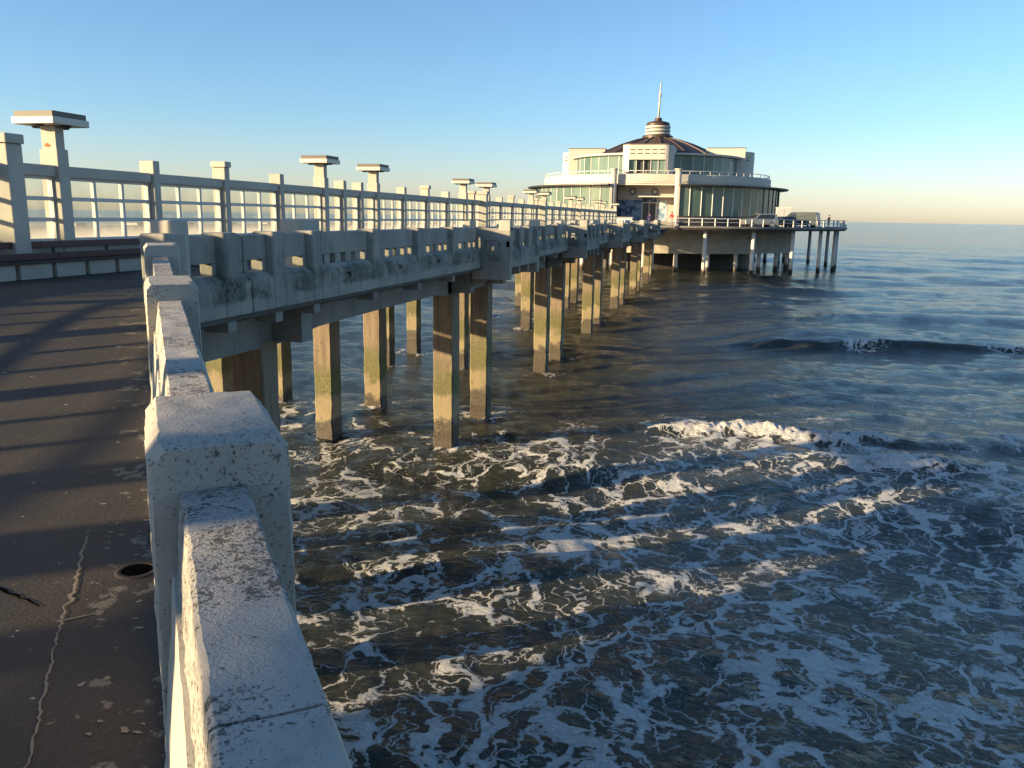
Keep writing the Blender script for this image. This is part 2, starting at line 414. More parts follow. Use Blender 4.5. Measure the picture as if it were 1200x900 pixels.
    pw = t.vmath('ADD', p2, t.vmath('ADD', t.vmath('SCALE', wv, 2.4), t.vmath('SCALE', wv2, .80)))
    pr = t.mapping(pw, scale=(1.0, .62, 1), rot=(0, 0, R(38)))
    def vor(sc):
        nd = t.n('ShaderNodeTexVoronoi', feature='DISTANCE_TO_EDGE', voronoi_dimensions='2D'); t.l(pr, nd.inputs['Vector']); nd.inputs['Scale'].default_value = sc
        return nd.outputs['Distance']
    thick = t.noise(.50, 4, .6, t.mapping(pw, scale=(1, .6, 1), rot=(0, 0, R(38))))
    thick2 = t.noise(1.9, 4, .6, pr)
    den = t.math('ADD', fa, t.math('ADD', t.math('MULTIPLY', t.math('SUBTRACT', thick, .5), 2.1), t.math('MULTIPLY', t.math('SUBTRACT', thick2, .5), 1.25)))
    w1 = t.math('MULTIPLY', t.math('MAXIMUM', t.math('SUBTRACT', den, .03), -.1), .30); w2 = t.math('MULTIPLY', t.math('MAXIMUM', t.math('SUBTRACT', den, .09), -.1), .22)
    fr_ = t.noise(13, 5, .7, p2); fr1 = t.math('MULTIPLY', t.math('SUBTRACT', fr_, .5), .13)
    e1 = t.math('SUBTRACT', w1, t.math('ADD', vor(1.2), fr1)); e2 = t.math('SUBTRACT', w2, t.math('ADD', vor(3.1), fr1))
    f1 = t.math('MULTIPLY', t.ss(e1, -.006, .02), t.math('ADD', .75, t.math('MULTIPLY', t.ss(e1, .0, .06), .25))); f2 = t.math('MULTIPLY', t.ss(e2, -.006, .02), .9)
    solid = t.ss(t.math('ADD', fa, t.math('MULTIPLY', t.math('SUBTRACT', fr_, .5), .9)), .95, 1.25)
    gate = t.ss(fa, .02, .14)
    fm = t.math('MULTIPLY', t.math('MAXIMUM', t.math('MULTIPLY', t.math('MAXIMUM', f1, t.math('MULTIPLY', f2, .9)), gate), solid), .93)
    # milky residue round the foam
    body = t.mix(t.math('MULTIPLY', t.ss(den, .1, 1.1), .5), (.031,.035,.027), (.044,.047,.035))
    r1 = t.noise(1.35, 5, .62, t.mapping(scale=(.75, 1.25, 1))); r2 = t.noise(5.5, 5, .65, t.mapping(scale=(.7, 1.3, 1)), .6)
    nb = t.bump(t.math('ADD', t.math('MULTIPLY', r1, 1.0), t.math('MULTIPLY', r2, 1.0)), 1.0, .085)
    water = t.n('ShaderNodeBsdfPrincipled'); t.l(body, water.inputs['Base Color']); water.inputs['Roughness'].default_value = .09
    # unresolved ripples: facet slopes of wind sea, growing from the sheltered surf out to open water
    yy = t.z()[1]; tl = t.vmath('SUBTRACT', t.noise(4.5, 2, .6, t.mapping(scale=(.8, 1.2, 1)), color=True), (.5, .5, .5))
    tl = t.vmath('MULTIPLY', tl, (1.0, 1.0, 0.0))
    nw = t.vmath('NORMALIZE', t.vmath('ADD', nb, t.vmath('SCALE', tl, t.math('ADD', .20, t.math('MULTIPLY', t.ss(yy, 30, 300), 2.3)))))
    water.inputs['IOR'].default_value = 1.333; t.l(nw, water.inputs['Normal'])
    fb = t.bump(t.math('ADD', t.math('MULTIPLY', fm, .7), t.math('MULTIPLY', t.noise(20, 5, .7), .8)), .9, .05, nb)
    fc = t.mix(t.ss(t.math('ADD', t.math('MULTIPLY', fr_, .6), t.math('MULTIPLY', thick2, .4)), .36, .62), (.42,.42,.40), (.70,.70,.67))
    foam_s = t.bsdf(fc, .75, fb)
    mx = t.n('ShaderNodeMixShader'); t.l(fm, mx.inputs[0]); t.l(water.outputs[0], mx.inputs[1]); t.l(foam_s, mx.inputs[2])
    me.materials.append(t.end(mx.outputs[0]))
    o = bpy.data.objects.new('sea', me); COL.objects.link(o); struct(o)
build_sea()

# ================================================================== PIER: shared dimensions
P, S_BAST, L_BAST = 14.0, 23.0, 3.95           # period, first bastion, bastion length
XO, XB = -6.58, -5.76                           # outer face of the parapet, of the bastions
XC = -11.45                                     # windscreen line, pier axis
XL = 2*XC-XO                                    # far (left) parapet outer face
DZ = 5.87                                       # pier deck
Z_TOP, Z_BOT = 6.68, 5.56
S_END = 107.5
def deck_z(s):
    q = min(1, max(0, (s-3.2)/6.0)); return 5.40+(DZ-5.40)*q*q*(3-2*q)
# near parapet line (the ramp's edge): point, direction, outward normal
RO, RD, RN = Vector((-.543, .912)), Vector((-.608, .794)), Vector((.794, .608))
def rl(r, n): q = RO+RD*r+RN*n; return (q.x, q.y)

# ------------------------------------------------------------------ walkway
def build_deck():
    mb = MB(); ys = [-16+.5*i for i in range(51)]            # to s = 9
    nx = 14
    def xr(s):
        r = (s-.912)/.794; return max(XO+.15, -.543-.608*r-.08)
    rows = []
    for y in ys:
        x1 = xr(y); x0 = XL+.1
        rows.append([(x0+(x1-x0)*i/nx, y, deck_z(y)) for i in range(nx+1)])
    vs_ = [p_ for r_ in rows for p_ in r_]; k = nx+1
    fs = [(j*k+i, j*k+i+1, (j+1)*k+i+1, (j+1)*k+i) for j in range(len(rows)-1) for i in range(nx)]
    mb.add(vs_, fs)
    n0 = len(mb.v); low = [(x, y, z-.28) for x, y, z in vs_]; mb.add(low, [tuple(reversed(f)) for f in fs])
    mb.box(XL+.1, XO-.05, 9.0, S_END, DZ-.28, DZ)
    for k_ in range(6):
        a = S_BAST+P*k_; mb.box(XO-.05, XB-.05, a+.05, a+L_BAST-.05, DZ-.28, DZ-.004)
    return struct(mb.obj('walkway', 'deck'))
walk = build_deck()
# mortar crack, open joint and coping drips on the walkway
def ribbon(pts, name, mat, lift):
    mb = MB(); L = []; Rr = []
    for i, (x, y, wd) in enumerate(pts):
        a = pts[max(0, i-1)]; b = pts[min(len(pts)-1, i+1)]
        d = Vector((b[0]-a[0], b[1]-a[1])).normalized(); n = Vector((-d.y, d.x))
        L.append((x+n.x*wd*random.uniform(.6,1.3), y+n.y*wd*random.uniform(.6,1.3), deck_z(y)+lift)); Rr.append((x-n.x*wd, y-n.y*wd, deck_z(y)+lift))
    m = len(pts); mb.add(L+Rr, [(i, i+1, m+i+1, m+i) for i in range(m-1)])
    return mb.obj(name, mat, walk)
def wiggle(a, b, n, amp, w0, w1):
    out = []
    for i in range(n+1):
        q = i/n; out.append((a[0]+(b[0]-a[0])*q+random.uniform(-amp, amp), a[1]+(b[1]-a[1])*q+random.uniform(-amp, amp), (w0+(w1-w0)*q)*random.uniform(.55, 1.4)))
    return out
ribbon(wiggle((-1.72, 1.55), (-2.52, 2.62), 60, .006, .0035, .005)+wiggle((-2.53, 2.66), (-2.98, 3.28), 34, .007, .009, .004), 'mortar_crack', 'mortar', .004)
ribbon(wiggle((-3.9, 2.95), (-2.62, 2.60), 30, .008, .022, .006), 'open_joint', 'hole', .004)
ribbon(wiggle((-2.45, 2.5), (-2.36, 2.60), 6, .004, .006, .004), 'mortar_crack', 'mortar', .0045)
for i in range(46):      # splashes of paint and chips of mortar along the foot of the parapet
    r_ = random.uniform(.3, 9); n_ = -.22-abs(random.gauss(0, .14)); x, y = rl(r_, n_); sz = random.uniform(.006, .022)
    mb = MB(); m = 7; pts = [(x+math.cos(a*6.283/m)*sz*random.uniform(.4,1.5), y+math.sin(a*6.283/m)*sz*random.uniform(.3,.9), deck_z(y)+.0042) for a in range(m)]
    mb.add(pts, [tuple(range(m))]); mb.obj('paint_splash', 'mortar', walk)
# floor drain
dx, dy = -2.47, 3.0; dzz = deck_z(dy)
fd = thing('floor_drain', 'round open drain hole in the dark walkway beside the white parapet', 'drain', (dx, dy, dzz))
mb = MB(); mb.lathe((dx, dy), [(.068, dzz-.05), (.068, dzz+.007), (.088, dzz+.007), (.096, dzz+.001)], 28, closed=False); mb.obj('rim', 'rust_iron', fd, smooth=True)
mb = MB(); mb.lathe((dx, dy), [(.0, dzz+.0045), (.070, dzz+.0045)], 28, closed=False); mb.obj('opening', 'hole', fd)

# ------------------------------------------------------------------ near parapet beside the camera
def rail_top(r):
    pts = [(-12, 6.27), (2.6, 6.27), (6.0, 6.36), (9.9, 6.54)]
    for (a, za), (b, zb) in zip(pts, pts[1:]):
        if r <= b: return za+(zb-za)*(r-a)/(b-a)
    return pts[-1][1]
rp = thing('ramp_parapet', 'thick white weathered concrete parapet with speckled coping edging the dark walkway', 'parapet', (RO.x, RO.y, 5.3))
def sweep(r0, r1, prof, step, name, mat, amp, seed):
    # prof(r) -> list of (n, z); closed ring swept along the parapet line, subdivided finely and roughened
    n = max(2, int(abs(r1-r0)/step)+1); mb = MB(); rings = []
    for i in range(n):
        r_ = r0+(r1-r0)*i/(n-1); ring = []
        pf = prof(r_); m = len(pf)
        for q in range(m):
            a, b = pf[q], pf[(q+1) % m]; L = math.hypot(b[0]-a[0], b[1]-a[1]); kk = max(1, int(L/step))
            for u in range(kk): ring.append((a[0]+(b[0]-a[0])*u/kk, a[1]+(b[1]-a[1])*u/kk))
        rings.append([(*rl(r_, nn), z) for nn, z in ring])
    k = min(len(r_) for r_ in rings); rings = [r_[:k] for r_ in rings]
    vs_ = [p_ for r_ in rings for p_ in r_]
    fs = [(i*k+q, i*k+(q+1) % k, (i+1)*k+(q+1) % k, (i+1)*k+q) for i in range(n-1) for q in range(k)]
    fs += [tuple(range(k)), tuple((n-1)*k+q for q in range(k-1, -1, -1))]
    mb.add(vs_, fs); me = mb.mesh(name); roughen(me, amp, 11, seed)
    o = link(name, me, mat, rp, smooth=True)
    bm = bmesh.new(); bm.from_mesh(me)
    for e in bm.edges: e.smooth = e.calc_face_angle(0) < R(28)
    bm.to_mesh(me); bm.free(); return o
posts = [(-5.3, -4.6, .20), (1.22, 1.90, .20), (5.58, 6.25, .20), (9.15, 9.55, .17)]
spans = [(-9, -5.3), (-4.6, 1.22), (1.90, 5.58), (6.25, 9.15), (9.55, 10.0)]
for i, (a, b) in enumerate(spans):
    fine = .022 if i in (1, 2) else .05
    a2 = max(a, -.4) if i == 1 else a
    cuts = [a2, .10, b] if i == 1 else [a2, b]
    for c0, c1 in zip(cuts, cuts[1:]):      # coping stones butt with an open joint
        def pc(r_):
            z = rail_top(r_); e = .008
            return [(-.085+e, z), (.085-e, z), (.085, z-e), (.088, z-.10), (.088, 5.9), (-.10, 5.9), (-.106, z-.22), (-.087, z-e)]
        sweep(c0+.004, c1-.004, pc, fine, 'coping', 'coping', .0045, i)
    def pp(r_):
        x, y = rl(r_, 0); dz = deck_z(y)
        zc = rail_top(r_)-.225
        return [(-.180, 5.12), (-.180, dz), (-.118, zc), (.10, zc), (.16, zc-.09), (.19, zc-.15), (.19, 5.12)]
    sweep(a2, b, pp, .05, 'plinth', 'wall_white', .004, i+9)
for i, (a, b, hw) in enumerate(posts):
    zt = rail_top((a+b)/2)+.13
    if i == 3: zt = 6.64
    def pq(r_):
        q = min(r_-a, b-r_); c = .022*max(0, 1-q/.03)     # chamfered ends
        zz = zt-.8*c
        return [(-.165+c*.6, zz-.04), (-.13+c*.6, zz), (.170-c*.6, zz), (.205-c*.6, zz-.045), (.212, 5.1), (-.168, 5.1)]
    sweep(a, b, pq, .022 if i == 1 else .035, 'post', 'post_paint', .005, i+20)

# ------------------------------------------------------------------ pier bridge: slab edge beams, cross beams, piles
br = thing('pier_bridge', 'long concrete pier bridge on rows of square tide-stained piles leading to the pavilion', 'pier', (XC, 20, 0))
pile_meshes = []
for q in range(4):
    bm = bmesh.new(); bmesh.ops.create_cube(bm, size=1)
    for v in bm.verts: v.co = Vector((v.co.x*.62, v.co.y*.66, (v.co.z+.5)*6.3-1.5))
    ed = [e for e in bm.edges if abs((e.verts[0].co-e.verts[1].co).z) > 3]
    bmesh.ops.bevel(bm, geom=ed, offset=.035, segments=1, affect='EDGES')
    for it in range(22): bmesh.ops.bisect_plane(bm, geom=bm.verts[:]+bm.edges[:]+bm.faces[:], plane_co=(0, 0, -1.4+it*.28), plane_no=(0, 0, 1))
    for v in bm.verts:
        low = 1 if v.co.z < .9 else .35
        v.co += mnoise.noise_vector(v.co*2.6+Vector((q*9.1, 3, 0)))*.05*low+mnoise.noise_vector(v.co*7+Vector((q*5.1, 0, 2)))*.022*low
    bmesh.ops.triangulate(bm, faces=[f for f in bm.faces if len(f.verts) > 4])
    me = bpy.data.meshes.new('pile'); bm.to_mesh(me); bm.free(); pile_meshes.append(me)
S0, DP = 23.13+.33, 3.79
rows_x = [-7.81, -11.74, -15.55]
for k in range(-2, 6):
    for e in range(2):
        for j, x in enumerate(rows_x):
            s = S0+P*k+DP*e
            if s > 102 or s < 5: continue
            if j > 0 and s > 80: continue
            o = link('pile', random.choice(pile_meshes), 'pile', br); o.location = (x, s, 0); o.matrix_parent_inverse = Matrix.Translation(-br.location)
            o.scale = (random.uniform(.96, 1.04), random.uniform(.96, 1.04), 1)
            if k == -1 and e == 1 and j == 0: o.location = (-7.88, 12.95, 0); o.scale = (1, .82, 1)
for j, x in enumerate(rows_x):
    for k in range(-1, 6):
        # longitudinal beam with haunches toward the piles
        a = S0+P*k+DP; b = S0+P*(k+1)
        if a > 100: continue
        mb = MB()
        prof = [(a-DP-.5, 4.75), (a+.2, 4.70), (a+1.6, 4.82), ((a+b)/2, 4.84), (b-1.6, 4.82), (b-.2, 4.70), (b-.2, 5.25), (a-DP-.5, 5.25)]
        n = len(prof); w_ = .22
        mb.add([(x-w_, y, z) for y, z in prof]+[(x+w_, y, z) for y, z in prof],
               [tuple(range(n)), tuple(range(2*n-1, n-1, -1))]+[(i, i+n, (i+1) % n+n, (i+1) % n) for i in range(n)])
        mb.obj('beam', 'beam', br)
for k in range(-1, 6):
    for e in range(2):
        s = S0+P*k+DP*e
        if 5 < s < 100:
            mb = MB(); mb.box(XL+.9, -7.0, s-.2, s+.2, 4.78, 5.57); mb.obj('cross_beam', 'beam', br)
            if k < 0: continue
            mb = MB(); mb.prism_y([(-7.005, 4.95), (-7.005, 5.556), (-6.2 if e else -6.2, 5.556), (-6.2, 5.36)], s-.17, s+.17); mb.obj('bracket', 'beam', br)
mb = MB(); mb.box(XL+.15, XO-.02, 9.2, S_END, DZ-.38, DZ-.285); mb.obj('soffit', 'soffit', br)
# raking abutment added unseen under the ramp to shade the water
mb = MB(); prof = [(7.2, 5.1), (6.6, 4.5), (0.5, 2.6), (-7, .2), (-16, -1.5), (-16, 5.1)]; n = len(prof)
mb.add([(-16.4, y, z) for y, z in prof]+[(-14.6, y, z) for y, z in prof], [tuple(range(n)), tuple(range(2*n-1, n-1, -1))]+[(i, i+n, (i+1) % n+n, (i+1) % n) for i in range(n)])
mb.obj('shade_wall', 'beam', br)
# flat shelter roof added unseen behind the viewpoint to shade the near parapet
sh_ = thing('unseen_shading_roof', 'flat white concrete shelter roof on square posts, added out of view', 'shading', (-10.2, -8, 5.4))
mb = MB(); mb.box(-12.3, -7.6, -15.5, -2.4, 8.90, 9.06); mb.obj('roof_slab', 'white', sh_, bevel=.02)
for y in (-14.5, -9.0, -3.2):
    for x in (-12.0, -8.5):
        mb = MB(); mb.box(x-.14, x+.14, y-.14, y+.14, 5.403, 8.90); mb.obj('post', 'white', sh_)

# ------------------------------------------------------------------ parapets of the bridge
def parapet(root, xo, sg, runs, bast):
    def X(d): return xo-sg*d              # d metres inside the outer face
    def xr(a, b): return (min(X(a), X(b)), max(X(a), X(b)))
    def bay(y0, y1, ns, X=X, xr=xr):
        L = y1-y0
        mb = MB(); x0, x1 = xr(.13, .33); mb.box(x0, x1, y0, y1, 6.31, Z_TOP)
        if ns == 1: slots = [(y0+.10, y1-.10)] if L < 1.2 else [(y0+.22, y1-.25)]
        else:
            sw = .21; gap = (L-ns*sw)/(ns); slots = [(y0+gap*(i+.5)+sw*i, y0+gap*(i+.5)+sw*(i+1)) for i in range(ns)]
        e = y0
        for a, b in slots+[(y1, y1)]:
            if a-e > .02: mb.box(x0+.002, x1-.002, e, a, 6.141, 6.309)
            e = b
        mb.obj('panel', 'parapet', root, bevel=.012)
        if ns == 5 and sg > 0:      # a square scupper goes right through the fascia at deck level
            yh = y0+.95; za, zb_ = 5.872, 5.965
            mb = MB(); mb.prism_y([(X(0), Z_BOT), (X(0), za), (X(.33), za), (X(.33), Z_BOT)], y0, y1)
            up = [(X(0), zb_), (X(0), 6.03), (X(.05), 6.07), (X(.13), 6.14), (X(.33), 6.14), (X(.33), zb_)]
            mb.prism_y(up, y0, y1)
            for c0, c1 in ((y0, yh), (yh+.18, y1)): mb.prism_y([(X(.001), za), (X(.001), zb_), (X(.329), zb_), (X(.329), za)], c0, c1)
            mb.obj('fascia', 'parapet', root); return
        mb = MB(); pf = [(X(0), Z_BOT), (X(0), 6.03), (X(.05), 6.07), (X(.13), 6.14), (X(.33), 6.14), (X(.33), Z_BOT)]
        mb.prism_y(pf, y0, y1); mb.obj('fascia', 'parapet', root, bevel=.012)
    def post(y, wd=.36, top=6.72, X=X, xr=xr):
        mb = MB(); x0, x1 = xr(-.006, .36); mb.box(x0, x1, y-wd/2, y+wd/2, Z_BOT-.004, top); mb.obj('post', 'parapet', root, bevel=.03)
        if y < 100 and sg > 0:
            mb = MB(); x0, x1 = xr(.04, .42); mb.box(x0, x1, y-.11, y+.11, 5.33, Z_BOT-.006); mb.obj('corbel', 'beam', root, bevel=.01)
    for (kind, a, b) in runs:
        if kind == 'long':
            n = 4; st = (b-a)/n
            for i in range(n):
                if i > 0: post(a+st*i)
                bay(a+st*i+.18, a+st*(i+1)-.18, 5)
        else:
            n = 3; st = (b-a)/n
            for i in range(n+1):
                post(a+st*i)
                if i < n: bay(a+st*i+.18, a+st*(i+1)-.18, 1)
    return post, bay
pr_ = thing('pier_parapet', 'mossy grey white parapet with slotted panels and bastions along the sea bridge', 'parapet', (XO, 20, DZ))
runs = [('long', 12.92, S_BAST)]
for k in range(5): runs.append(('long', S_BAST+P*k+L_BAST, S_BAST+P*(k+1)))
post, bay = parapet(pr_, XO, 1, runs, True)
post(9.12, .42, 6.73)
for y in (10.35, 11.65, 12.92): post(y)
bay(9.33, 10.17, 1); bay(10.53, 10.83, 1); bay(10.86, 11.47, 1); bay(11.83, 12.74, 1)
mb = MB(); mb.box(XO-.02, XO+.012, 10.86, 10.885, 5.57, 6.68)
# pylons where the bastions leave the parapet
def chamfer_box(x0, x1, y0, y1, z0, z1, c):
    return [(x0+c, y0), (x1-c, y0), (x1, y0+c), (x1, y1-c), (x1-c, y1), (x0+c, y1), (x0, y1-c), (x0, y0+c)]
for (y0, y1, x0, x1, zt) in [(9.22, 9.62, -7.02, -6.70, 6.89), (13.05, 13.75, -7.35, -6.93, 6.90)]:
    mb = MB(); mb.prism_z(chamfer_box(x0, x1, y0, y1, 0, 0, .04), DZ+.003, zt); mb.obj('pylon', 'wall_white', pr_, bevel=.05)
for k in range(5):
    a = S_BAST+P*k; b = a+L_BAST
    # cross walls closing the bastion
    for (yy0, yy1, near) in ((a-.002, a+.26, 1), (b-.26, b+.002, 0)):
        mb = MB(); mb.box(XO-.30, XB-.004, yy0, yy1, 5.22, 6.14); mb.box(XO-.30, XB-.004, yy0, yy1, 6.32, 6.67)
        for x0, x1 in ((XO-.30, XO+.06), (XO+.30, XO+.52), (XB-.13, XB-.004)): mb.box(x0, x1, yy0+.002, yy1-.002, 6.139, 6.321)
        mb.obj('end_wall', 'parapet', pr_, bevel=.012)
        mb = MB(); mb.prism_z(chamfer_box(XB-.34, XB+.006, yy0-.006, yy1+.006, 0, 0, .02), 6.60, 6.90); mb.obj('pylon', 'wall_white', pr_, bevel=.02)
        mb = MB(); mb.prism_z(chamfer_box(XO-.55, XO-.30, yy0-.15, yy1+.15, 0, 0, .03), DZ+.003, 6.86); mb.obj('pylon', 'wall_white', pr_, bevel=.02)
parapet(pr_, XB, 1, [('short', S_BAST+P*k+.18, S_BAST+P*k+L_BAST-.18) for k in range(5)], False)
lp_ = thing('landward_parapet', 'far concrete parapet on the other edge of the bridge behind the windscreen', 'parapet', (XL, 20, DZ))
mb = MB()
for k in range(-2, 7):
    y0 = 9+P*(k-1) if k > -2 else -16; y0 = max(-16, -5+P*k); y1 = min(S_END-1, y0+P)
    if y1-y0 < 1: continue
    m2 = MB(); m2.box(XL, XL+.33, y0, y1-.02, Z_BOT, 6.14); m2.box(XL+.1, XL+.3, y0, y1-.02, 6.3, 6.6)
    m2.obj('panel', 'wall_white', lp_)
    for i in range(6):
        m2 = MB(); yy = y0+i*P/6; 
        if yy < S_END-1: m2.box(XL-.01, XL+.36, yy-.18, yy+.18, Z_BOT-.01, 6.66); m2.obj('post', 'wall_white', lp_)

# ------------------------------------------------------------------ central windscreen
ws = thing('windscreen', 'long white concrete framed windscreen with grids of glass panes down the middle of the pier', 'windscreen', (XC, 20, DZ))
LAMP0, LONGL = 12.65, 10.15
npane = 0; far_glass = MB()
def ws_post(y, kind):
    mb = MB(); zb = min(DZ, deck_z(y))+.003
    x0, x1 = XC-.16, XC+.17
    if kind == 'plain': mb.box(x0, x1, y-.10, y+.10, zb, 8.0)
    elif kind == 'notched':
        mb.box(x0, x1, y-.10, y+.10, zb, 8.02); mb.box(x0-.004, x1+.05, y-.15, y+.104, 8.02, 8.15)
    elif kind == 'thick':
        mb.box(x0-.05, XC+.42, y-.16, y+.16, zb, 8.02); mb.box(x0-.05, XC+.47, y-.21, y+.164, 8.02, 8.17)
    elif kind == 'lamp': mb.box(x0-.02, x1+.02, y-.13, y+.13, zb, 8.03)
    return mb.obj('post', 'white', ws, bevel=.015)
def ws_bay(a, b, cols):
    global npane
    zb = min(DZ, deck_z(a))+.002
    mb = MB(); mb.box(XC-.12, XC+.12, a, b, 7.56, 7.75); mb.obj('top_rail', 'white', ws, bevel=.012)
    mb = MB(); mb.box(XC-.14, XC+.14, a, b, zb, 6.44); mb.obj('base_wall', 'white', ws)
    z0, z1 = 6.44, 7.56; fw = .045
    mb = MB(); mb.box(XC-.05, XC+.05, a, a+fw, z0, z1); mb.box(XC-.05, XC+.05, b-fw, b, z0, z1)
    mb.box(XC-.049, XC+.049, a+fw, b-fw, z0, z0+.06); mb.box(XC-.049, XC+.049, a+fw, b-fw, z1-.05, z1)
    A, B, C0, C1 = a+fw, b-fw, z0+.06, z1-.05; bw = .068
    pw = (B-A-bw*(cols-1))/cols; ph = (C1-C0-bw*2)/3
    for i in range(1, cols): mb.box(XC-.035, XC+.035, A+pw*i+bw*(i-1), A+pw*i+bw*i, C0, C1)
    for j in range(1, 3): mb.box(XC-.033, XC+.033, A, B, C0+ph*j+bw*(j-1), C0+ph*j+bw*j)
    fr = mb.obj('window_frame', 'frame', ws)
    for i in range(cols):
        for j in range(3):
            y0 = A+(pw+bw)*i-.006; zz = C0+(ph+bw)*j-.006
            g = far_glass if (npane >= 290 or a < 4) else MB()
            g.box(XC-.004, XC+.004, y0, y0+pw+.012, zz, zz+ph+.012)
            if g is not far_glass: g.obj('pane', 'glass', fr); npane += 1
lamp_spots = []
for k in range(-2, 7):
    L0 = LAMP0+P*k; L1 = L0+LONGL
    if L0 > 90: break
    st = LONGL/4
    ws_post(L0, 'lamp'); lamp_spots.append(L0)
    for i in range(4):
        ws_bay(L0+st*i+.12, L0+st*(i+1)-.12, 3)
        if i < 3: ws_post(L0+st*(i+1), 'notched' if i == 1 else 'plain')
    ws_post(L1, 'lamp'); lamp_spots.append(L1)
    if L1 < 90:
        sh = (P-LONGL)/3
        for i in range(3): ws_bay(L1+sh*i+.12, L1+sh*(i+1)-.12, 1)
        for i in (1, 2): ws_post(L1+sh*i, 'plain' if k == 0 else ('thick' if i == 2 else 'notched'))
fg = far_glass.obj('pane', 'glass', ws); fg['kind'] = 'stuff'

# lamps standing on the windscreen posts
def make_lamp(y, label, near=False):
    t_ = thing('pier_lamp', label, 'lamp', (XC, y, 8.03), 'flat topped lamps along the windscreen')
    mb = MB(); mb.prism_z(chamfer_box(XC-.15, XC+.16, y-.10, y+.10, 0, 0, .01), 8.031, 8.42); mb.obj('lamp_post', 'white', t_)
    if near:
        mb = MB(); m = 9; mb.add([(XC-.02+.07*math.cos(q*6.283/m)*random.uniform(.5, 1.3), y-.1035, 8.09+.035*math.sin(q*6.283/m)*random.uniform(.5, 1.4)) for q in range(m)], [tuple(range(m))]); mb.obj('rust_stain', 'rust_stain', t_)
    z0 = 8.425
    mb = MB(); pr0 = chamfer_box(XC-.44, XC+.44, y-.42, y+.42, 0, 0, .02); mb.prism_z(pr0, z0, z0+.115); mb.obj('lamp_head', 'lamp_cream', t_, bevel=.008)
    mb = MB(); mb.prism_z(chamfer_box(XC-.41, XC+.41, y-.39, y+.39, 0, 0, .02), z0+.116, z0+.21); mb.obj('head_cap', 'lamp_cap', t_)
    for dx_, dy_ in ((0, -.29), (0, .29), (-.29, 0), (.29, 0)):
        mb = MB(); mb.cyl((XC+dx_, y+dy_, z0-.035), (XC+dx_, y+dy_, z0-.001), .075, .10, 14); mb.obj('light', 'black_metal', t_)
for i, y in enumerate(lamp_spots):
    if y < 3: continue
    near = abs(y-LAMP0) < .1
    ordw = ['second', 'third', 'fourth', 'fifth', 'sixth', 'seventh', 'eighth', 'ninth', 'tenth', 'eleventh', 'twelfth', 'thirteenth', 'fourteenth']
    n_ = sum(1 for q in lamp_spots if LAMP0 < q <= y)
    lab = 'large flat topped cream lamp rising above the dark red bench' if near else ('flat topped cream lamp, %s along the windscreen counted from the bench lamp' % ordw[n_-1] if y > LAMP0 else 'flat topped cream lamp on the windscreen landward of the bench lamp')
    make_lamp(y, lab, near)

# bench along the foot of the windscreen
bn = thing('bench', 'long dark red slatted bench on white plinth blocks along the windscreen', 'bench', (-11.0, 10, DZ))
y0, y1 = 1.2, 22.4
def dzv(y): return deck_z(y)
segs = [(y0+i*2.65, y0+(i+1)*2.65-.01) for i in range(8)]
for a, b in segs:
    za = DZ
    m2 = MB(); m2.box(-11.15, -11.10, a, b, 6.36, 6.47); m2.obj('back_slat', 'red_wood', bn, bevel=.008)
    for q in range(3):
        m2 = MB(); m2.box(-11.08+q*.10, -10.99+q*.10, a, b, 6.215, 6.245 if q < 2 else 6.255); m2.obj('seat_slat', 'red_wood', bn, bevel=.006)
    m2 = MB(); m2.box(-10.79, -10.755, a, b, 6.19, 6.30); m2.obj('front_slat', 'red_wood', bn, bevel=.008)
    for y in (a+.3, a+1.6):
        m2 = MB(); m2.box(-11.18, -11.151, y, y+.05, 6.05, 6.46); m2.obj('support', 'black_metal', bn)
i = 0; y = y0
while y < y1:
    za = deck_z(y+.3)+.002
    m2 = MB(); m2.box(-11.1, -10.86, y, y+.66, za, 6.12); m2.obj('plinth_block', 'white', bn, bevel=.01)
    m2 = MB(); m2.box(-11.1, -10.93, y+.66, y+.76, za, 6.185); m2.obj('leg', 'beam', bn)
    y += .76; i += 1
m2 = MB(); m2.box(-11.10, -10.80, y0, y1, 6.125, 6.185); m2.obj('seat_beam', 'black_metal', bn)

# ================================================================== PAVILION ON THE SEA
CX, CY = -10.5, 135.0; PC = (CX, CY)
def pol(r, phi, z): return (CX+math.sin(phi)*r, CY-math.cos(phi)*r, z)
pf_ = thing('sea_platform', 'round concrete deck on slender white columns over a stained drum, ringed by a white railing', 'platform', (CX, CY, 0))
PZ = 6.15
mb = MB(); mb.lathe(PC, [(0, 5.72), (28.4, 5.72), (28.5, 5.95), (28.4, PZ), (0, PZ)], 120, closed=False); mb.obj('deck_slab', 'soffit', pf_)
mb = MB(); mb.lathe(PC, [(28.52, 5.96), (28.62, 5.96), (28.62, PZ+.06), (28.2, PZ+.06), (28.2, PZ+.005), (28.52, PZ+.005)], 120); mb.obj('kerb', 'beam', pf_)
mb = MB(); mb.lathe(PC, [(21.4, 2.5), (21.4, 5.72), (20.6, 5.72), (20.6, 2.5)], 96); mb.obj('drum_wall', 'drum', pf_)
mb = MB(); mb.lathe(PC, [(15, -1.5), (15, 5.7)], 48, closed=False); mb.obj('void_backing', 'void_shade', pf_)  # dark backing added for the unlit void behind the pillars
for i in range(26):
    a = 2*math.pi*(i+.32)/26; p_ = pol(27.4, a, 0)
    mb = MB(); mb.cyl((p_[0], p_[1], -1.5), (p_[0], p_[1], 5.72), .27, .25, 12); mb.obj('column', 'column', pf_, smooth=True)
for i in range(30):
    a = 2*math.pi*(i+.1)/30; p_ = pol(20.9, a, 0)
    mb = MB(); mb.cyl((p_[0], p_[1], -1.5), (p_[0], p_[1], 2.5), .33, .30, 10); mb.obj('drum_pillar', 'column', pf_, smooth=True)
NP = 108; post_me = None
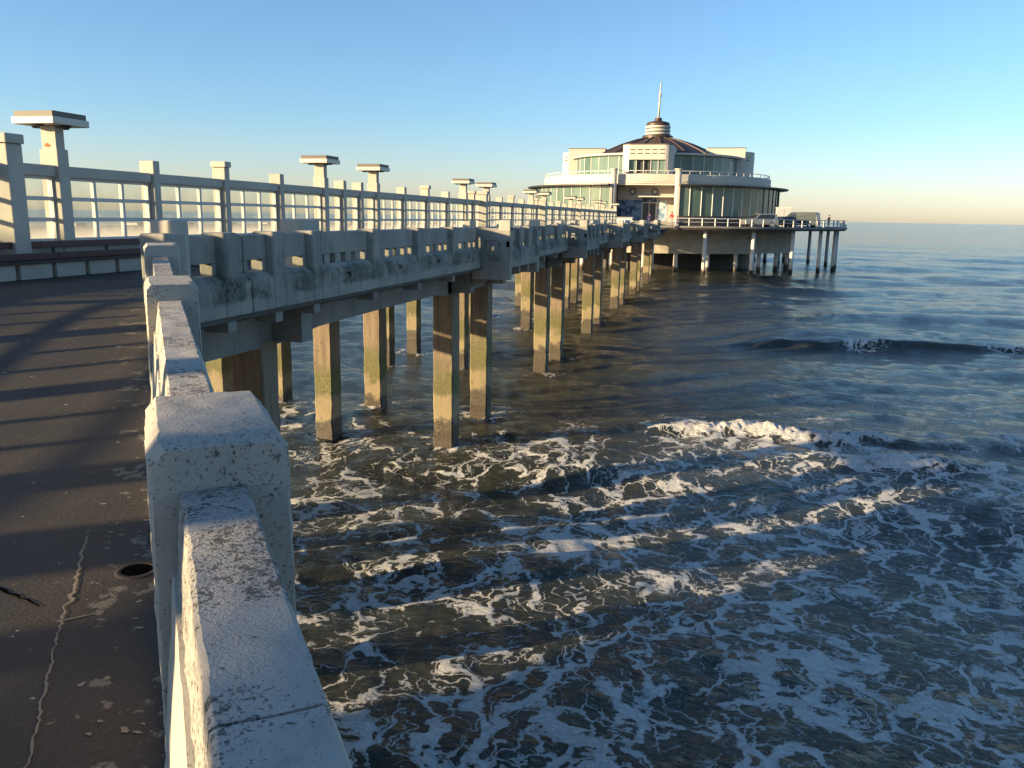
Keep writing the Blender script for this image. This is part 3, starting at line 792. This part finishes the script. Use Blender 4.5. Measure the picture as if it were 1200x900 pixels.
for i in range(NP):
    a = 2*math.pi*i/NP
    if abs(math.atan2(math.sin(a), math.cos(a))) < .14: continue
    if post_me is None: post_me = MB().cyl((0, 0, 0), (0, 0, .98), .075, .075, 8).mesh('railing_post')
    o = link('railing_post', post_me, 'column', pf_); o.location = pol(28.4, a, PZ+.06)
for z, rr in ((PZ+1.0, .045), (PZ+.55, .025)):
    mb = MB(); mb.lathe(PC, [(28.4-rr, z-rr), (28.4+rr, z-rr), (28.4+rr, z+rr), (28.4-rr, z+rr)], 120, .14, 2*math.pi-.14); mb.obj('rail', 'frame', pf_)

pv = thing('pavilion', 'round white art deco pavilion with green glass walls, brown ribbed dome and tall spire', 'pavilion', (CX, CY, PZ))
ENT = .245       # half angle of the entrance gap
mb = MB(); mb.lathe(PC, [(18.9, PZ), (18.9, 7.5), (18.3, 7.5), (18.3, PZ)], 96, ENT, 2*math.pi-ENT); mb.obj('base_wall', 'pav_dark', pv)
mb = MB(); mb.lathe(PC, [(15.2, PZ+.01), (15.2, 11.5)], 72, ENT+.02, 2*math.pi-ENT-.02, False); mb.obj('inner_wall', 'interior', pv)
NG = 66; st = (2*math.pi-2*ENT)/NG
for i in range(NG):
    a = ENT+st*i
    mb = MB(); mb.lathe(PC, [(18.62, 7.5), (18.66, 7.5), (18.66, 11.42), (18.62, 11.42)], 2, a+.004, a+st-.004); mb.obj('window_pane', 'pglass', pv)
    p_ = pol(18.68, a, 0)
    mb = MB(); mb.cyl((p_[0], p_[1], 7.5), (p_[0], p_[1], 11.42), .085, .085, 6); mb.obj('mullion', 'pav_dark' if a > 1.0 and a < 5.2 else 'frame', pv)
mb = MB(); mb.lathe(PC, [(14, 11.42), (19.95, 11.42), (20.0, 11.47), (20.0, 11.60), (19.9, 11.63), (14, 11.72)], 110, ENT, 2*math.pi-ENT); mb.obj('canopy_roof', 'pav_dark', pv)
mb = MB(); mb.lathe(PC, [(17.3, 11.74), (17.36, 11.8), (17.36, 12.95), (17.3, 13.03), (12.0, 13.03), (12.0, 11.74)], 110); mb.obj('balcony_band', 'pav_white', pv, smooth=False)
mb = MB(); mb.lathe(PC, [(17.365, 12.02), (17.43, 12.02), (17.43, 12.12), (17.365, 12.12)], 110); mb.obj('band_moulding', 'pav_white', pv)
bp = None
for i in range(72):
    a = 2*math.pi*i/72
    if bp is None: bp = MB().cyl((0, 0, 0), (0, 0, .42), .045, .045, 6).mesh('balcony_post')
    o = link('balcony_post', bp, 'frame', pv); o.location = pol(17.1, a, 13.03)
mb = MB(); mb.lathe(PC, [(17.05, 13.44), (17.15, 13.44), (17.15, 13.52), (17.05, 13.52)], 96); mb.obj('balcony_rail', 'frame', pv)
# upper storey
mb = MB(); mb.lathe(PC, [(11.0, 13.03), (11.0, 15.9)], 64, closed=False); mb.obj('inner_wall', 'interior', pv)
NU = 44
for i in range(NU):
    a = 2*math.pi*(i+.5)/NU; st2 = 2*math.pi/NU
    mb = MB(); mb.lathe(PC, [(12.5, 13.2), (12.54, 13.2), (12.54, 15.85), (12.5, 15.85)], 1, a+.006, a+st2-.006); mb.obj('window_pane', 'pglass', pv)
    p_ = pol(12.55, a, 0); mb = MB(); mb.cyl((p_[0], p_[1], 13.03), (p_[0], p_[1], 15.9), .07, .07, 6); mb.obj('mullion', 'frame', pv)
mb = MB(); mb.lathe(PC, [(12.2, 13.035), (12.7, 13.035), (12.7, 13.2), (12.2, 13.2)], 88); mb.obj('window_sill', 'pav_white', pv)
mb = MB(); mb.lathe(PC, [(0, 16.2), (13.1, 15.88), (13.25, 15.95), (13.2, 16.18), (9.5, 16.35), (0, 16.4)], 96, closed=False); mb.obj('eaves_roof', 'pav_white', pv)
# dome, ribs, lantern, spire
dome_p = [(9.6, 16.33), (9.3, 16.55), (7.6, 17.35), (5.6, 18.2), (3.6, 18.85), (1.9, 19.25)]
mb = MB(); mb.lathe(PC, dome_p+[(0, 19.3)], 64, closed=False); dm = mb.obj('dome', 'copper', pv, smooth=True)
for i in range(16):
    a = 2*math.pi*(i+.4)/16; mb = MB(); vs_ = []
    for r_, z in dome_p:
        for da, dz_ in ((-.16/r_, .0), (-.12/r_, .14), (.12/r_, .14), (.16/r_, .0)): vs_.append(pol(r_+dz_*.3, a+da, z+dz_))
    mb.add(vs_, [(q*4+j, q*4+j+1, q*4+j+5, q*4+j+4) for q in range(len(dome_p)-1) for j in range(3)]); mb.obj('rib', 'copper', dm)
mb = MB(); mb.lathe(PC, [(2.35, 19.05), (2.35, 19.55), (2.2, 19.65), (0, 19.66)], 40, closed=False); mb.obj('lantern_base', 'copper', pv)
mb = MB(); mb.lathe(PC, [(1.6, 19.66), (1.6, 21.15)], 32, closed=False); mb.obj('lantern_glass', 'pglass', pv)
for z in (19.72, 20.22, 20.72):
    mb = MB(); mb.lathe(PC, [(1.5, z), (1.86, z), (1.94, z+.10), (1.94, z+.24), (1.86, z+.34), (1.5, z+.34)], 40); mb.obj('lantern_ring', 'pav_white', pv)
mb = MB(); mb.lathe(PC, [(1.8, 21.1), (1.8, 21.4), (1.6, 21.62), (.6, 21.85), (.5, 22.3), (.0, 22.35)], 36, closed=False); mb.obj('lantern_cap', 'copper', pv)
mb = MB(); mb.cyl((CX, CY, 22.3), (CX+.15, CY, 27.5), .17, .09, 10); mb.cyl((CX+.09, CY, 25.4), (CX+.10, CY, 25.9), .20, .20, 10); mb.obj('spire', 'pav_white', pv, smooth=True)
# four stair towers: front block over the entrance, wings left and right, back block
def rounded(w_, d0, d1, r_):       # plan ring, local x across, y outward
    pts = [(-w_, d0)]
    pts += [(w_, d0)]
    pts += [(w_-r_+r_*math.cos(a), d1-r_+r_*math.sin(a)) for a in [i*math.pi/12 for i in range(7)]]
    pts += [(-w_+r_+r_*math.cos(a), d1-r_+r_*math.sin(a)) for a in [math.pi/2+i*math.pi/12 for i in range(7)]]
    return pts
def rotp(pts, phi):               # outward direction is the polar angle phi
    return [(CX+math.cos(phi)*x+math.sin(phi)*y, CY+math.sin(phi)*x-math.cos(phi)*y) for x, y in pts]
def ccw(pts):
    a = sum(x0*y1-x1*y0 for (x0, y0), (x1, y1) in zip(pts, pts[1:]+pts[:1])); return pts if a > 0 else pts[::-1]
for phi in (0, math.pi):
    # block built of wall above, piers beside and sill below an actual window opening
    full = rotp(rounded(3.5, 8.2, 16.3, 1.3), phi)
    mb = MB(); mb.prism_z(ccw(full), 15.0, 17.0); mb.obj('block_wall', 'pav_white', pv)
    for sx in (-1, 1):
        side = [(2.5, 8.2), (3.5, 8.2)]+[(2.2+1.3*math.cos(a), 15.0+1.3*math.sin(a)) for a in [i*math.pi/12 for i in range(6)]]+[(2.5, 16.28)]
        mb = MB(); mb.prism_z(ccw(rotp([(sx*x, y) for x, y in side], phi)), 13.035, 15.0); mb.obj('block_pier', 'pav_white', pv)
    mb = MB(); mb.prism_z(ccw(rotp([(-2.5, 15.6), (2.5, 15.6), (2.5, 16.1), (-2.5, 16.1)], phi)), 13.035, 13.2); mb.obj('block_sill', 'pav_white', pv)
    mb = MB(); mb.prism_z(ccw(rotp([(-2.5, 12.2), (2.5, 12.2), (2.5, 12.4), (-2.5, 12.4)], phi)), 13.04, 14.99); mb.obj('back_wall', 'interior', pv)
    for i in range(5):
        a, b = -2.5+i, -1.5+i
        if i in (1, 2) : 
            mb = MB(); mb.prism_z(ccw(rotp([(a+.1, 15.5), (b-.1, 15.5), (b-.1, 15.6), (a+.1, 15.6)], phi)), 13.21, 14.9); mb.obj('door', 'pav_dark', pv)
            continue
        mb = MB(); mb.prism_z(ccw(rotp([(a+.04, 15.8), (b-.04, 15.8), (b-.04, 15.84), (a+.04, 15.84)], phi)), 13.21, 14.99); mb.obj('window_pane', 'pglass', pv)
    for i in range(6):
        x = -2.5+i; mb = MB(); mb.prism_z(ccw(rotp([(x-.05, 15.75), (x+.05, 15.75), (x+.05, 15.95), (x-.05, 15.95)], phi)), 13.205, 14.995); mb.obj('mullion', 'frame', pv)
    for z in (15.75, 16.25):
        for i in range(5):
            x = -2.0+i; mb = MB(); mb.prism_z(ccw(rotp([(x-.34, 16.24), (x+.34, 16.24), (x+.34, 16.312), (x-.34, 16.312)], phi)), z, z+.13); mb.obj('vent_slot', 'pav_dark', pv)
    mb = MB(); mb.prism_z(ccw(rotp(rounded(3.56, 8.3, 16.36, 1.34), phi)), 16.98, 17.09); mb.obj('block_coping', 'lamp_cap', pv)
for phi, mt in ((math.pi/2, 'pav_white'), (-math.pi/2, 'pav_beige_shade')):  # left wing's pinkish shade is put into its colour
    mb = MB(); mb.prism_z(ccw(rotp([(-3.2, 7.6), (3.2, 7.6), (3.2, 13.3), (-3.2, 13.3)], phi)), 13.04, 17.5); mb.obj('wing_wall', mt, pv, bevel=.05)
    mb = MB(); mb.prism_z(ccw(rotp([(-3.26, 7.7), (3.26, 7.7), (3.26, 13.36), (-3.26, 13.36)], phi)), 17.5, 17.6); mb.obj('wing_coping', 'lamp_cap', pv)
    for q in range(4):
        sgn = -1 if phi > 0 else 1
    ring = [(1.6*math.cos(a)*1.9, 13.2+1.5*math.sin(a)) for a in [i*math.pi/12 for i in range(13)]]
    mb = MB(); mb.prism_z(ccw(rotp(ring, phi)), 13.04, 17.0); mb.obj('stair_tower', 'pav_white', pv)
    for z in (15.7, 16.2):
        for a in (math.pi*.15, math.pi*.5, math.pi*.85):
            x = 3.04*math.cos(a); y = 13.2+1.5*math.sin(a)
            mb = MB(); mb.prism_z(ccw(rotp([(x-.3, y-.3), (x+.3, y-.3), (x+.3, y+.03), (x-.3, y+.03)], phi)), z, z+.12); mb.obj('vent_slot', 'pav_dark', pv)
# entrance recess
def slab(x0, x1, d0, d1, z0, z1, name, mat, **kw):
    mb = MB(); mb.box(CX+x0, CX+x1, CY-d1, CY-d0, z0, z1); return mb.obj(name, mat, pv, **kw)
slab(-4.4, 4.4, 13.6, 14.0, PZ+.01, 11.73, 'entrance_wall', 'pav_beige_shade')
slab(-4.75, -4.42, 13.9, 18.3, PZ+.01, 11.73, 'entrance_side', 'pav_beige_shade'); slab(4.42, 4.75, 13.9, 18.3, PZ+.01, 11.73, 'entrance_side', 'pav_beige_shade')
slab(-4.4, 4.4, 14.0, 17.2, 11.55, 11.735, 'entrance_ceiling', 'pav_white')
slab(-4.9, 4.9, 14.0, 20.5, PZ+.012, PZ+.30, 'entrance_step', 'beam'); slab(-4.6, 4.6, 14.0, 19.6, PZ+.302, PZ+.55, 'entrance_step', 'beam')
for x in (-4.3, 4.45):
    mb = MB(); mb.cyl((CX+x, CY-17.75, PZ+.3), (CX+x, CY-17.75, 13.55), .42, .42, 16); mb.obj('portal_pillar', 'pav_white', pv, smooth=True)
    mb = MB(); mb.cyl((CX+x, CY-17.75, 13.55), (CX+x, CY-17.75, 13.7), .58, .58, 16); mb.obj('pillar_cap', 'pav_white', pv)
def mural():
    t = NT('blue_mural'); n = t.noise(1.6, 5, .6); 
    return t.end(t.bsdf(t.mix(t.ss(n, .42, .6), (.025,.05,.11), (.16,.24,.36)), .6))
def mural2():
    t = NT('pale_mural'); n = t.noise(1.9, 5, .6)
    return t.end(t.bsdf(t.mix(t.ss(n, .38, .62), (.12,.22,.34), (.62,.62,.60)), .6))
slab(-4.2, -.6, 14.005, 14.05, 6.75, 9.6, 'mural_panel', mural()); slab(1.4, 2.9, 14.005, 14.05, 6.75, 9.6, 'mural_panel', mural2())
slab(-.6, 1.4, 14.005, 14.06, 9.3, 9.9, 'mural_panel', mural())
d_ = slab(-.6, 1.4, 14.006, 14.03, 6.72, 9.28, 'entrance_door', 'pav_dark')
for a, b, z0, z1 in ((-.66, -.5, 6.72, 9.3), (1.3, 1.46, 6.72, 9.3), (-.5, 1.3, 9.16, 9.3), (.33, .43, 6.72, 9.16)):
    mb = MB(); mb.box(CX+a, CX+b, CY-14.12, CY-14.035, z0, z1); mb.obj('door_frame', 'pav_white', d_)
for x in (-2.0, 1.1):
    mb = MB(); mb.cyl((CX+x, CY-14.002, 10.75), (CX+x, CY-14.10, 10.75), .48, .48, 20); h_ = mb.obj('porthole', 'pav_dark', pv)
    mb = MB(); mb.cyl((CX+x, CY-14.101, 10.75), (CX+x, CY-14.13, 10.75), .30, .30, 20); mb.obj('porthole_glass', 'pav_white', h_)
slab(-.9, 4.3, 14.3, 17.0, 9.95, 10.1, 'entrance_awning', 'pav_white')

# ---- counters and boards beside the entrance
kb = thing('kiosk_counter', 'long low white and pale blue counter standing before the pavilion entrance', 'counter', (CX-3.2, CY-22.5, PZ))
mb = MB(); mb.box(CX-5.0, CX-1.0, CY-23.2, CY-22.3, PZ+.003, PZ+.95); mb.obj('counter_front', plain('pale_blue', (.42,.50,.58), .5), kb)
mb = MB(); mb.box(CX-5.1, CX-.9, CY-23.4, CY-22.2, PZ+.951, PZ+1.03); mb.obj('counter_top', 'pav_white', kb)
# ================================================================== VEHICLES
def vehicle(name, label, cat, loc, rz, prof, wdt, paint, glassx, wheels, wr, clad=None):
    t_ = thing(name, label, cat, loc); t_.rotation_euler = (0, 0, rz)
    def put(o): o.matrix_parent_inverse = Matrix.Identity(4); return o
    mb = MB(); n = len(prof)
    # cross sections narrower towards the roof
    top = max(z for _, z in prof)
    def sec(x, z, s): 
        inn = .10*max(0, (z-.95)/(top-.95)) if z > .95 else 0
        return (x, s*(wdt/2-inn), z)
    mb.add([sec(x, z, -1) for x, z in prof]+[sec(x, z, 1) for x, z in prof],
           [tuple(range(n)), tuple(range(2*n-1, n-1, -1))]+[(i, i+n, (i+1) % n+n, (i+1) % n) for i in range(n)])
    put(mb.obj('body', paint, t_, bevel=.06, seg=3))
    for s in (-1, 1):
        for gx in glassx:
            m2 = MB(); q = [sec(x, z, s) for x, z in gx]; off = .012*s
            m2.add([(x, y+off, z) for x, y, z in q]+[(x, y-.03*s, z) for x, y, z in q], [tuple(range(len(q))), tuple(range(2*len(q)-1, len(q)-1, -1))]+[(i, i+len(q), (i+1) % len(q)+len(q), (i+1) % len(q)) for i in range(len(q))])
            put(m2.obj('window', 'car_glass', t_))
    for (x, z0, x1, z1) in wheels[1]:        # windscreens front and rear
        m2 = MB(); hw = wdt/2-.16
        m2.add([(x, -hw, z0), (x, hw, z0), (x1, hw-.05, z1), (x1, -hw+.05, z1)], [(0, 1, 2, 3)]); put(m2.obj('windshield', 'car_glass', t_))
    for x in wheels[0]:
        for s in (-1, 1):
            m2 = MB(); m2.cyl((x, s*(wdt/2-.20), wr), (x, s*(wdt/2+.015), wr), wr, wr, 18); wo = put(m2.obj('wheel', 'tyre', t_, bevel=.03))
            m2 = MB(); m2.cyl((x, s*(wdt/2+.016), wr), (x, s*(wdt/2+.03), wr), wr*.58, wr*.52, 14); r_ = m2.obj('rim', 'alloy', wo); r_.matrix_parent_inverse = Matrix.Identity(4)
    xf = max(x for x, _ in prof)
    for s in (-1, 1):
        m2 = MB(); m2.box(xf-.07, xf+.02, s*(wdt/2-.28)-.14, s*(wdt/2-.28)+.14, .72, .90); put(m2.obj('headlight', 'alloy', t_))
    return t_
M['car_glass'] = plain('dark_car_glass', (.02,.025,.03), .05); M['tyre'] = plain('tyre_rubber', (.02,.02,.02), .8); M['alloy'] = plain('alloy', (.55,.55,.55), .25, .8)
suv_p = [(-2.2, .32), (-2.25, .85), (-2.12, 1.15), (-1.95, 1.68), (-1.5, 1.76), (.25, 1.72), (.95, 1.14), (1.95, 1.02), (2.18, .85), (2.2, .34)]
vehicle('parked_car', 'silver grey off-road car parked on the platform by the curved glass wall', 'car', (4.7, 113.6, PZ), R(200), suv_p, 1.85, plain('silver_paint', (.30,.30,.30), .25, .6),
        [[(-1.7, 1.10), (.80, 1.10), (.25, 1.58), (-1.6, 1.62)]], ((-1.35, 1.35), [(1.0, 1.15, .30, 1.67), (-2.14, 1.15, -1.99, 1.62)]), .36)
car_p = [(-2.1, .30), (-2.15, .80), (-2.0, .98), (-1.5, 1.38), (-.9, 1.46), (.1, 1.42), (.85, .98), (1.95, .85), (2.15, .7), (2.15, .32)]
vehicle('parked_car', 'dark saloon car parked between the silver car and the van', 'car', (7.7, 117.4, PZ), R(215), car_p, 1.75, plain('dark_paint', (.035,.037,.04), .25, .3),
        [[(-1.35, .98), (.62, .98), (.08, 1.34), (-.95, 1.37)]], ((-1.3, 1.3), [(.87, 1.0, .14, 1.38), (-1.97, 1.02, -1.52, 1.34)]), .32)
van_p = [(-2.5, .34), (-2.55, 1.0), (-2.45, 1.95), (-2.2, 2.05), (1.0, 2.03), (1.75, 1.25), (2.45, 1.08), (2.55, .8), (2.5, .34)]
vehicle('parked_van', 'dark green van parked on the platform near the railing', 'van', (10.2, 120.6, PZ), R(160), van_p, 1.9, plain('van_paint', (.025,.035,.035), .3, .2),
        [[(.2, 1.25), (1.55, 1.25), (.92, 1.85), (.2, 1.87)]], ((-1.6, 1.6), [(1.80, 1.28, 1.06, 1.98)]), .35)
sb = thing('storage_box', 'pale grey storage container beside the curved glass wall', 'container', (8.3, 121.8, PZ))
mb = MB(); mb.box(7.2, 9.2, 121.0, 123.4, PZ+.1, PZ+2.6); mb.obj('body', plain('grey_steel', (.42,.44,.45), .5), sb, bevel=.03)
mb = MB(); mb.box(7.16, 9.24, 120.96, 123.44, PZ+2.6, PZ+2.7); mb.obj('roof', 'frame', sb)
for x in (7.22, 8.22):
    mb = MB(); mb.box(x, x+.96, 120.95, 120.998, PZ+.2, PZ+2.5); mb.obj('door', plain('grey_steel_door', (.36,.38,.39), .5), sb)
mb = MB(); mb.box(7.3, 9.1, 121.1, 123.3, PZ+.003, PZ+.1); mb.obj('skid', 'black_metal', sb)

# ================================================================== PEOPLE
M['skin'] = plain('skin', (.42,.26,.19), .6)
def person(label, loc, rz, top_c, leg_c, hair_c, h=1.66, lean=0):
    k = h/1.75
    J = {'pel': (0,0,.95), 'wai': (0,.01,1.12), 'che': (0,lean*.4,1.35), 'nek': (0,lean*.7+.01,1.52), 'hed': (0,lean+.03,1.66), 'top': (0,lean+.02,1.74),
         'lh': (-.10,0,.90), 'lk': (-.11,.03,.50), 'la': (-.11,-.02,.09), 'lf': (-.12,.15,.04), 'rh': (.10,0,.90), 'rk': (.12,.05,.50), 'ra': (.12,.03,.09), 'rf': (.13,.20,.04),
         'ls': (-.20,lean*.5,1.43), 'le': (-.27,.04,1.16), 'lw': (-.22,.24,1.02), 'lx': (-.20,.32,1.00), 'rs': (.20,lean*.5,1.43), 're': (.27,.02,1.16), 'rw': (.24,.22,1.00), 'rx': (.22,.30,.98)}
    rad = {'pel': .15, 'wai': .14, 'che': .16, 'nek': .06, 'hed': .105, 'top': .07, 'lh': .10, 'lk': .07, 'la': .05, 'lf': .045, 'rh': .10, 'rk': .07, 'ra': .05, 'rf': .045,
           'ls': .075, 'le': .055, 'lw': .04, 'lx': .04, 'rs': .075, 're': .055, 'rw': .04, 'rx': .04}
    E = [('pel','wai'),('wai','che'),('che','nek'),('nek','hed'),('hed','top'),('pel','lh'),('lh','lk'),('lk','la'),('la','lf'),('pel','rh'),('rh','rk'),('rk','ra'),('ra','rf'),('che','ls'),('ls','le'),('le','lw'),('lw','lx'),('che','rs'),('rs','re'),('re','rw'),('rw','rx')]
    nm = list(J); me = bpy.data.meshes.new('body'); me.from_pydata([tuple(c*k for c in J[n]) for n in nm], [(nm.index(a), nm.index(b)) for a, b in E], [])
    root = thing('person', label, 'person', loc); root.rotation_euler = (0, 0, rz)
    o = bpy.data.objects.new('body', me); COL.objects.link(o); o.parent = root
    sk = o.modifiers.new('skin', 'SKIN'); sv = me.skin_vertices[0].data
    for i, n in enumerate(nm): sv[i].radius = (rad[n]*k, rad[n]*k*.85); sv[i].use_root = n == 'pel'
    ss_ = o.modifiers.new('sub', 'SUBSURF'); ss_.levels = 2; ss_.render_levels = 2
    t = NT('clothing'); tc = t.n('ShaderNodeTexCoord'); sp = t.n('ShaderNodeSeparateXYZ'); t.l(tc.outputs['Object'], sp.inputs[0]); z = sp.outputs[2]
    c = t.mix(t.ss(z, .93*k, .97*k), leg_c, top_c); c = t.mix(t.ss(z, 1.50*k, 1.53*k), c, (.42,.26,.19)); c = t.mix(t.ss(z, .08*k, .12*k), (.03,.025,.02), c)
    me.materials.append(t.end(t.bsdf(c, .8)))
    bm = bmesh.new(); bmesh.ops.create_uvsphere(bm, u_segments=14, v_segments=10, radius=.125*k)
    for v in bm.verts: v.co = Vector((v.co.x*.95, v.co.y*1.05-.025*k, v.co.z*1.05))
    bmesh.ops.delete(bm, geom=[v for v in bm.verts if v.co.z < -.02*k and v.co.y > -.04*k], context='VERTS')
    hm = bpy.data.meshes.new('hair'); bm.to_mesh(hm); bm.free(); ho = link('hair', hm, plain('hair', hair_c, .7), None, smooth=True); ho.parent = root; ho.location = (0, (lean+.02)*k, 1.70*k)
person('person in a red jacket at the platform railing near the pier end', (-6.15, 108.4, PZ), R(160), (.50,.02,.03), (.30,.28,.27), (.04,.03,.02), 1.72, .05)
person('person in a dark purple jacket at the end of the bridge', (-8.6, 104.6, DZ), R(20), (.07,.05,.14), (.04,.04,.05), (.03,.02,.02), 1.8)
person('person in a pink and dark jacket at the rim of the platform beyond the van', (14.55, 125.4, PZ), R(120), (.30,.16,.15), (.04,.04,.05), (.05,.03,.02), 1.7)
